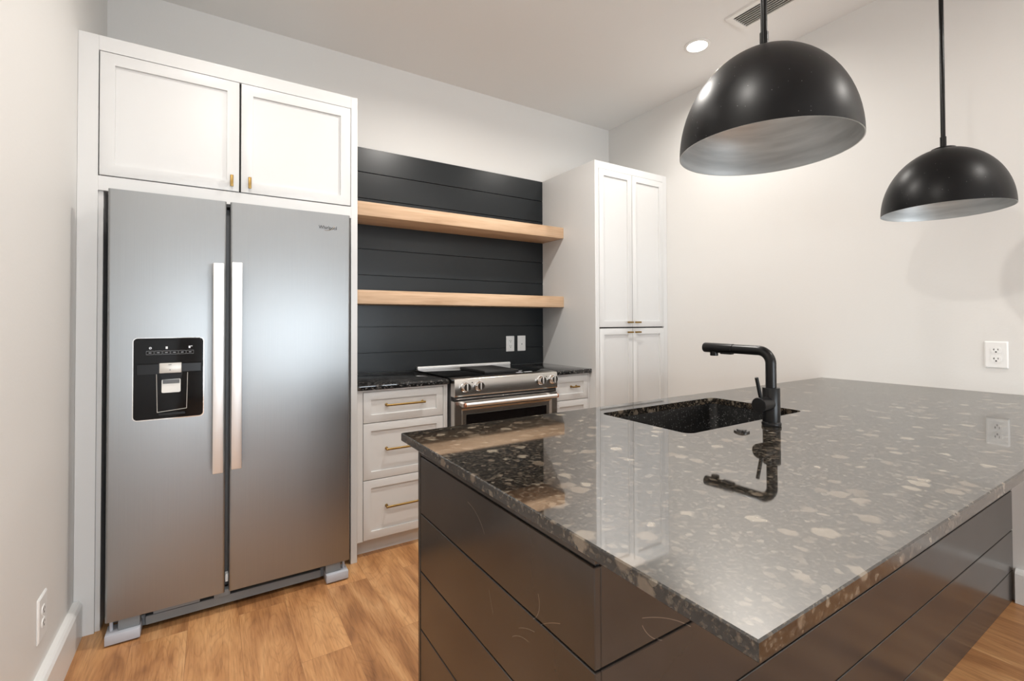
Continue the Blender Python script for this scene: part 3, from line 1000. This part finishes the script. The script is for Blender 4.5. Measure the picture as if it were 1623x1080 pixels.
for x0, x1, z0, z1, hx0, hx1, hz in ((2.7625, 3.0865, 1.207, 2.3345, 3.020, 3.078, 1.241), (3.0915, 3.4295, 1.207, 2.3345, 3.098, 3.160, 1.241),
                                   (2.7625, 3.0865, 0.103, 1.197, 3.020, 3.078, 1.168), (3.0915, 3.4295, 0.103, 1.197, 3.098, 3.160, 1.168)):
    bm = BM(); shaker(bm, x0, x1, z0, z1, YT - 0.003, rail=0.062)
    d = part('door', bm, 'white', pt)
    tab_pull(d, hx0, hx1, hz - 0.006, hz + 0.006, YT - 0.003, 0.022)

# ------------------------------------------------------------------ kitchen island
IX0, IYN, IYF = 1.000, -2.520, -1.727
isl = thing('kitchen_island', (2.24, -2.12, 0), 'dark brown shiplap kitchen island base under the speckled granite top', 'island')
ZG = [0.0, 0.135, 0.310, 0.485, 0.660, 0.835, 0.8895]
bm = BM()
for a, b in zip(ZG, ZG[1:]):
    box(bm, IX0, IX0 + 0.014, IYN, IYF, a + (0.0022 if a else 0), b - (0.0022 if b < 0.88 else 0), 0.0014)
part('end_panel', bm, 'island', isl, smooth=0)
bm = BM(); box(bm, IX0 + 0.006, IX0 + 0.022, IYN + 0.006, IYF - 0.002, 0.0, 0.8895); part('end_backing', bm, 'slot', isl, smooth=0)
bm = BM()
for a, b in zip(ZG, ZG[1:]):
    box(bm, IX0 + 0.0145, XR - 0.0005, IYN, IYN + 0.014, a + (0.0022 if a else 0), b - (0.0022 if b < 0.88 else 0), 0.0014)
part('long_panel', bm, 'island', isl, smooth=0)
bm = BM(); box(bm, IX0 + 0.022, XR - 0.0005, IYN + 0.006, IYN + 0.022, 0.0, 0.8895); part('long_backing', bm, 'slot', isl, smooth=0)
bm = BM(); box(bm, IX0 + 0.022, XR - 0.0005, IYF - 0.02, IYF - 0.001, 0.09, 0.8895); box(bm, IX0 + 0.022, XR - 0.0005, IYF - 0.08, IYF - 0.06, 0.0, 0.09); part('cabinet_front', bm, 'island', isl, smooth=0)
bm = BM(); box(bm, IX0 - 0.002, IX0 + 0.012, IYF - 0.012, IYF + 0.001, 0.0, 0.8895, 0.001); part('corner_trim', bm, 'island', isl)
# door fronts on the side towards the stove
xd = IX0 + 0.03
for k in range(4):
    w = (XR - 0.02 - xd) / 4
    bm = BM()
    box(bm, xd + k * w + 0.003, xd + (k + 1) * w - 0.003, IYF - 0.001, IYF + 0.018, 0.10, 0.875, 0.0015)
    part('door', bm, 'island', isl)

# island top with an opening for the sink
CX0, CYN, CYF, CZ = 0.938, -2.837, -1.7435, 0.914
SX0, SX1, SY0, SY1 = 1.640, 2.293, -2.222, -1.846
bm = BM()
outer = [(CX0, CYN), (XR - 0.0006, CYN), (XR - 0.0006, CYF), (CX0, CYF)]
hole = rrect(SX0, SX1, SY0, SY1, 0.028, 6)
def ring_verts(pts, z):
    return [bm.verts.new((x, y, z)) for x, y in pts]
def side(a, b):
    fs = []
    for k in range(len(a)):
        k2 = (k + 1) % len(a)
        fs.append(bm.faces.new((a[k], a[k2], b[k2], b[k])))
    return fs
Zb = 0.8898
e = 0.0022                                                     # eased edge
offs = lambda d: [(CX0 + d, CYN + d), (XR - 0.0006, CYN + d), (XR - 0.0006, CYF - d), (CX0 + d, CYF - d)]
o0, o1, o2, o3 = ring_verts(offs(e), Zb), ring_verts(offs(0), Zb + e), ring_verts(offs(0), CZ - e), ring_verts(offs(e), CZ)
side(o0, o1); side(o1, o2); side(o2, o3)
h0, h1 = ring_verts(hole, Zb), ring_verts(hole, CZ)
side(h0, h1)
for oo, hh in ((o0, h0), (o3, h1)):                             # caps with a hole: four trapezoid fans
    n = 7
    corners = {0: oo[1], 1: oo[2], 2: oo[3], 3: oo[0]}
    for q in range(4):
        arc = hh[q * n:(q + 1) * n]
        c = corners[q]
        for k in range(n - 1):
            bm.faces.new((c, arc[k], arc[k + 1]))
        nxt = hh[((q + 1) * n) % (4 * n)]
        bm.faces.new((c, arc[-1], nxt, corners[(q + 1) % 4]))
solid('island_countertop', bm, 'granite', 'large polished brown speckled granite slab on the island with a sink cut-out', 'countertop', (2.2, -2.29, Zb), smooth=0)

# ------------------------------------------------------------------ sink
sk = thing('sink', (1.966, -2.034, 0.66), 'black speckled composite undermount sink set in the island top', 'sink')
bm = BM()
so = lambda d, r: rrect(SX0 - d, SX1 + d, SY0 - d, SY1 + d, r, 6)
ringsp = [(so(0.03, 0.05), Zb - 0.014), (so(0.03, 0.05), Zb - 0.0006), (so(0.004, 0.03), Zb - 0.0006), (so(0.002, 0.03), Zb - 0.006),
          (so(-0.006, 0.04), 0.70), (so(-0.03, 0.03), 0.672), (so(-0.12, 0.02), 0.666)]
rv = [[bm.verts.new((x, y, z)) for x, y in p] for p, z in ringsp]
for a, b in zip(rv, rv[1:]):
    side(a, b)
bm.faces.new(rv[-1])
part('bowl', bm, 'sink', sk, smooth=50)
bm = BM(); lathe(bm, (1.966, -2.034, 0.6665), (0, 0, 1), [(0, 0.045), (0.004, 0.044), (0.005, 0.038), (0.001, 0.030), (0.001, 0.0)], 32); part('drain', bm, 'chrome', sk)

# ------------------------------------------------------------------ faucet
FX, FY = 1.955, -2.290
fc = thing('faucet', (FX, FY, CZ), 'matte black pull-out kitchen faucet with a side lever behind the sink', 'faucet')
bm = BM()
lathe(bm, (FX, FY, CZ), (0, 0, 1), [(0, 0.0275), (0.003, 0.0285), (0.010, 0.0285), (0.013, 0.026)], 32)
part('base_ring', bm, 'faucet', fc)
bm = BM(); lathe(bm, (FX, FY, CZ + 0.011), (0, 0, 1), [(0, 0.0255), (0.107, 0.0255), (0.109, 0.0245), (0.109, 0.0)], 32); part('body', bm, 'faucet', fc)
bm = BM()
R, zt = 0.040, 1.1495
pts = [(FX, FY, CZ + 0.115), (FX, FY, zt - R)]
for k in range(1, 10):
    a = PI / 2 * k / 10
    pts.append((FX, FY + R * (1 - math.cos(a)), zt - R + R * math.sin(a)))
pts += [(FX, FY + R, zt), (FX, FY + 0.125, zt + 0.001)]
tube(bm, pts, 0.0158, 24)
part('spout', bm, 'faucet', fc)
bm = BM()
lathe(bm, (FX, FY + 0.125, zt + 0.001), (0, 1, 0.008), [(0, 0.0148), (0.002, 0.0148), (0.002, 0.0165), (0.108, 0.0175), (0.112, 0.0165), (0.113, 0.0)], 28)
box(bm, FX - 0.010, FX + 0.010, FY + 0.130, FY + 0.172, zt - 0.0185, zt - 0.008, 0.002)
sp = part('spray_head', bm, 'faucet', fc)
bm = BM(); cyl(bm, (FX, FY + 0.200, zt - 0.026), (FX, FY + 0.200, zt - 0.005), 0.0135, 24, 0.001); part('nozzle', bm, 'gloss_black', sp)
bm = BM()
cyl(bm, (FX, FY, 0.985), (FX - 0.046, FY, 0.985), 0.0215, 28, 0.001)
cyl(bm, (FX - 0.045, FY, 0.985), (FX - 0.072, FY, 0.985), 0.0230, 28, 0.0015)
lv = part('handle_hub', bm, 'faucet', fc)
bm = BM(); cyl(bm, (FX - 0.058, FY, 1.003), (FX - 0.074, FY + 0.004, 1.070), 0.0055, 16, 0.001); part('lever', bm, 'faucet', lv)

bm = BM()
lathe(bm, (1.795, -2.289, CZ), (0, 0, 1), [(0, 0.0215), (0.003, 0.022), (0.005, 0.020), (0.005, 0.014), (0.008, 0.0132), (0.0085, 0.0)], 32)
solid('disposal_button', bm, 'button', 'small round dark metal push button on the granite beside the faucet', 'button', (1.795, -2.289, CZ))

# ------------------------------------------------------------------ wall plates
def wall_plate(loc, rotz, w, h, label, kind):
    t = thing('wall_outlet' if kind == 'outlet' else 'wall_plate', loc, label, 'outlet' if kind == 'outlet' else 'wall plate', None, rotz)
    d = 0.006
    bm = BM()
    a = rrect(-w / 2, w / 2, -h / 2, h / 2, 0.003, 3)
    b2 = rrect(-w / 2 + 0.005, w / 2 - 0.005, -h / 2 + 0.005, h / 2 - 0.005, 0.002, 3)
    prism(bm, [(x, -0.0004, z) for x, z in a], [(x, -d * 0.45, z) for x, z in a])
    prism(bm, [(x, -d * 0.45, z) for x, z in a], [(x, -d, z) for x, z in b2])
    part('cover_plate', bm, 'plate', t, True, smooth=20)
    if kind == 'outlet':
        for zc in (0.0205, -0.0205):
            bm = BM()
            o = []
            for k in range(32):
                an = 2 * PI * k / 32
                x, z = 0.0178 * math.cos(an), 0.0178 * math.sin(an)
                o.append((x, max(-0.0140, min(0.0140, z)) + zc))
            prism(bm, [(x, -d + 0.0008, z) for x, z in o], [(x, -d - 0.0018, z) for x, z in o])
            s = part('socket', bm, 'plate', t, True)
            bm = BM()
            box(bm, -0.0078, -0.0054, -d - 0.0022, -d, zc - 0.001, zc + 0.0078)
            box(bm, -0.0096, -0.0054, -d - 0.0022, -d, zc + 0.0022, zc + 0.0044)
            box(bm, 0.0054, 0.0078, -d - 0.0022, -d, zc - 0.000, zc + 0.0072)
            cyl(bm, (0, -d, zc - 0.0075), (0, -d - 0.0022, zc - 0.0075), 0.0032, 12)
            part('slot', bm, 'slot', s, True)
        bm = BM(); lathe(bm, (0, -d, 0), (0, -1, 0), [(0, 0.0032), (0.0012, 0.0026), (0.0014, 0)], 12); part('screw', bm, 'plate', t, True)
    else:
        bm = BM(); lathe(bm, (0, -d, -0.006), (0, -1, 0), [(0, 0.0045), (0.003, 0.0045), (0.003, 0.0018), (0.0005, 0.0016), (0.0005, 0)], 16); part('jack', bm, 'grille_grey', t, True)
        for zc in (0.042, -0.042):
            bm = BM(); lathe(bm, (0, -d, zc), (0, -1, 0), [(0, 0.0032), (0.0012, 0.0026), (0.0014, 0)], 12); part('screw', bm, 'plate', t, True)
    return t
wall_plate((2.407, -0.0162, 1.078), 0, 0.074, 0.119, 'white duplex outlet on the black shiplap above the stove', 'outlet')
wall_plate((2.512, -0.0162, 1.079), 0, 0.074, 0.119, 'white plate with a single centre dot on the black shiplap, right of the outlet', 'plate')
wall_plate((XR - 0.0002, -2.479, 1.088), -PI / 2, 0.078, 0.122, 'white duplex outlet on the pale wall above the island granite', 'outlet')
wall_plate((0.0002, -1.021, 0.307), PI / 2, 0.092, 0.140, 'white duplex outlet low on the left wall above the baseboard', 'outlet')

# ------------------------------------------------------------------ pendants
def pendant(loc, label):
    t = thing('pendant_lamp', loc, label, 'pendant lamp', 'black dome pendants over the island')
    R, hh = 0.21, 1.24 * 0.21
    x0, y0, z0 = loc
    n = 20
    prof = [(hh * math.sin(PI / 2 * k / n), R * math.cos(PI / 2 * k / n)) for k in range(n + 1)]
    prof = [(h, r) for h, r in prof[:-1]] + [(hh, 0.0)]
    bm = BM(); lathe(bm, (0, 0, 0), (0, 0, 1), prof, 96, False, False)
    sh = part('lamp_shade', bm, 'dome', t, True, smooth=80)
    bm = BM()
    inn = [(0.0, R), (0.0, R - 0.0025)] + [((hh - 0.004) * math.sin(PI / 2 * k / n), (R - 0.0035) * math.cos(PI / 2 * k / n)) for k in range(1, n)] + [(hh - 0.004, 0.0)]
    lathe(bm, (0, 0, 0), (0, 0, 1), inn, 96, False, False)
    part('shade_lining', bm, 'dome_in', sh, True, smooth=80, label='grey metal inside of the shade')
    bm = BM(); lathe(bm, (0, 0, hh - 0.010), (0, 0, 1), [(0, 0.045), (0.010, 0.040), (0.014, 0.030), (0.0145, 0.0)], 40); part('top_cap', bm, 'rod', t, True)
    bm = BM()
    cyl(bm, (0, 0, hh), (0, 0, hh + 0.050), 0.0105, 20, 0.001)
    part('collar', bm, 'rod', t, True)
    bm = BM(); cyl(bm, (0, 0, hh + 0.04), (0, 0, ZC - z0 - 0.02), 0.008, 20); part('rod', bm, 'rod', t, True)
    bm = BM(); lathe(bm, (0, 0, ZC - z0 - 0.026), (0, 0, 1), [(0, 0.055), (0.004, 0.060), (0.0255, 0.060)], 40); part('canopy', bm, 'rod', t, True)
    bm = BM(); cyl(bm, (0, 0, hh - 0.004), (0, 0, hh - 0.07), 0.02, 24); part('socket', bm, 'rod', t, True)
    bm = BM(); lathe(bm, (0, 0, hh - 0.068), (0, 0, -1), [(0, 0.013), (0.012, 0.018), (0.034, 0.029), (0.055, 0.026), (0.070, 0.012), (0.073, 0.0)], 28); part('bulb', bm, 'bulb', t, True)
    return t
pd = pendant((1.6727, -2.4376, 1.6870), 'large black dome pendant lamp hanging over the middle of the island, nearer of the two')
copy_thing(pd, (3.0277, -2.4266, 1.6994), 'smaller looking black dome pendant lamp near the right wall, farther of the two')

# ------------------------------------------------------------------ ceiling fixtures
dl = thing('recessed_downlight', (3.02, -1.26, ZC), 'lit round recessed downlight in the ceiling near the right wall', 'ceiling light')
bm = BM(); lathe(bm, (3.02, -1.26, ZC), (0, 0, -1), [(0, 0.078), (0.004, 0.078), (0.008, 0.066), (0.006, 0.060), (0.0, 0.060)], 48, False, False); part('trim_ring', bm, 'vent_white', dl)
bm = BM(); lathe(bm, (3.02, -1.26, ZC - 0.002), (0, 0, -1), [(0, 0.060), (0.003, 0.060), (0.005, 0.03), (0.005, 0.0)], 40); part('lens', bm, 'lens', dl)

vt = thing('ceiling_vent', (3.017, -1.72, ZC), 'white louvred air vent in the ceiling beside the near pendant rod', 'vent')
vx0, vx1, vy0, vy1 = 2.922, 3.112, -1.935, -1.507
bm = BM()
ou, iu = [(vx0, vy0), (vx1, vy0), (vx1, vy1), (vx0, vy1)], [(vx0 + 0.034, vy0 + 0.034), (vx1 - 0.024, vy0 + 0.034), (vx1 - 0.024, vy1 - 0.034), (vx0 + 0.034, vy1 - 0.034)]
r0 = [bm.verts.new((x, y, ZC - 0.0005)) for x, y in ou]
r1 = [bm.verts.new((x + (0.006 if x < 3 else -0.006), y + (0.006 if y < -1.7 else -0.006), ZC - 0.009)) for x, y in ou]
r2 = [bm.verts.new((x, y, ZC - 0.009)) for x, y in iu]
r3 = [bm.verts.new((x, y, ZC - 0.0005)) for x, y in iu]
for a, b in ((r0, r1), (r1, r2), (r2, r3)):
    side(a, b)
part('frame', bm, 'vent_white', vt, smooth=0)
bm = BM(); box(bm, vx0 + 0.030, vx1 - 0.020, vy0 + 0.030, vy1 - 0.030, ZC - 0.0012, ZC - 0.0004); part('shade_backing', bm, 'vent_dark', vt)
w = (vx1 - 0.024) - (vx0 + 0.034)
for k in range(1, 7):
    x = vx0 + 0.034 + w * k / 7
    bm = BM()
    prism(bm, [(x - 0.0030, vy0 + 0.034, ZC - 0.009), (x - 0.0005, vy0 + 0.034, ZC - 0.009), (x + 0.0030, vy0 + 0.034, ZC - 0.0015), (x + 0.0005, vy0 + 0.034, ZC - 0.0015)],
          [(x - 0.0030, vy1 - 0.034, ZC - 0.009), (x - 0.0005, vy1 - 0.034, ZC - 0.009), (x + 0.0030, vy1 - 0.034, ZC - 0.0015), (x + 0.0005, vy1 - 0.034, ZC - 0.0015)])
    part('slat', bm, 'vent_white', vt, smooth=0)
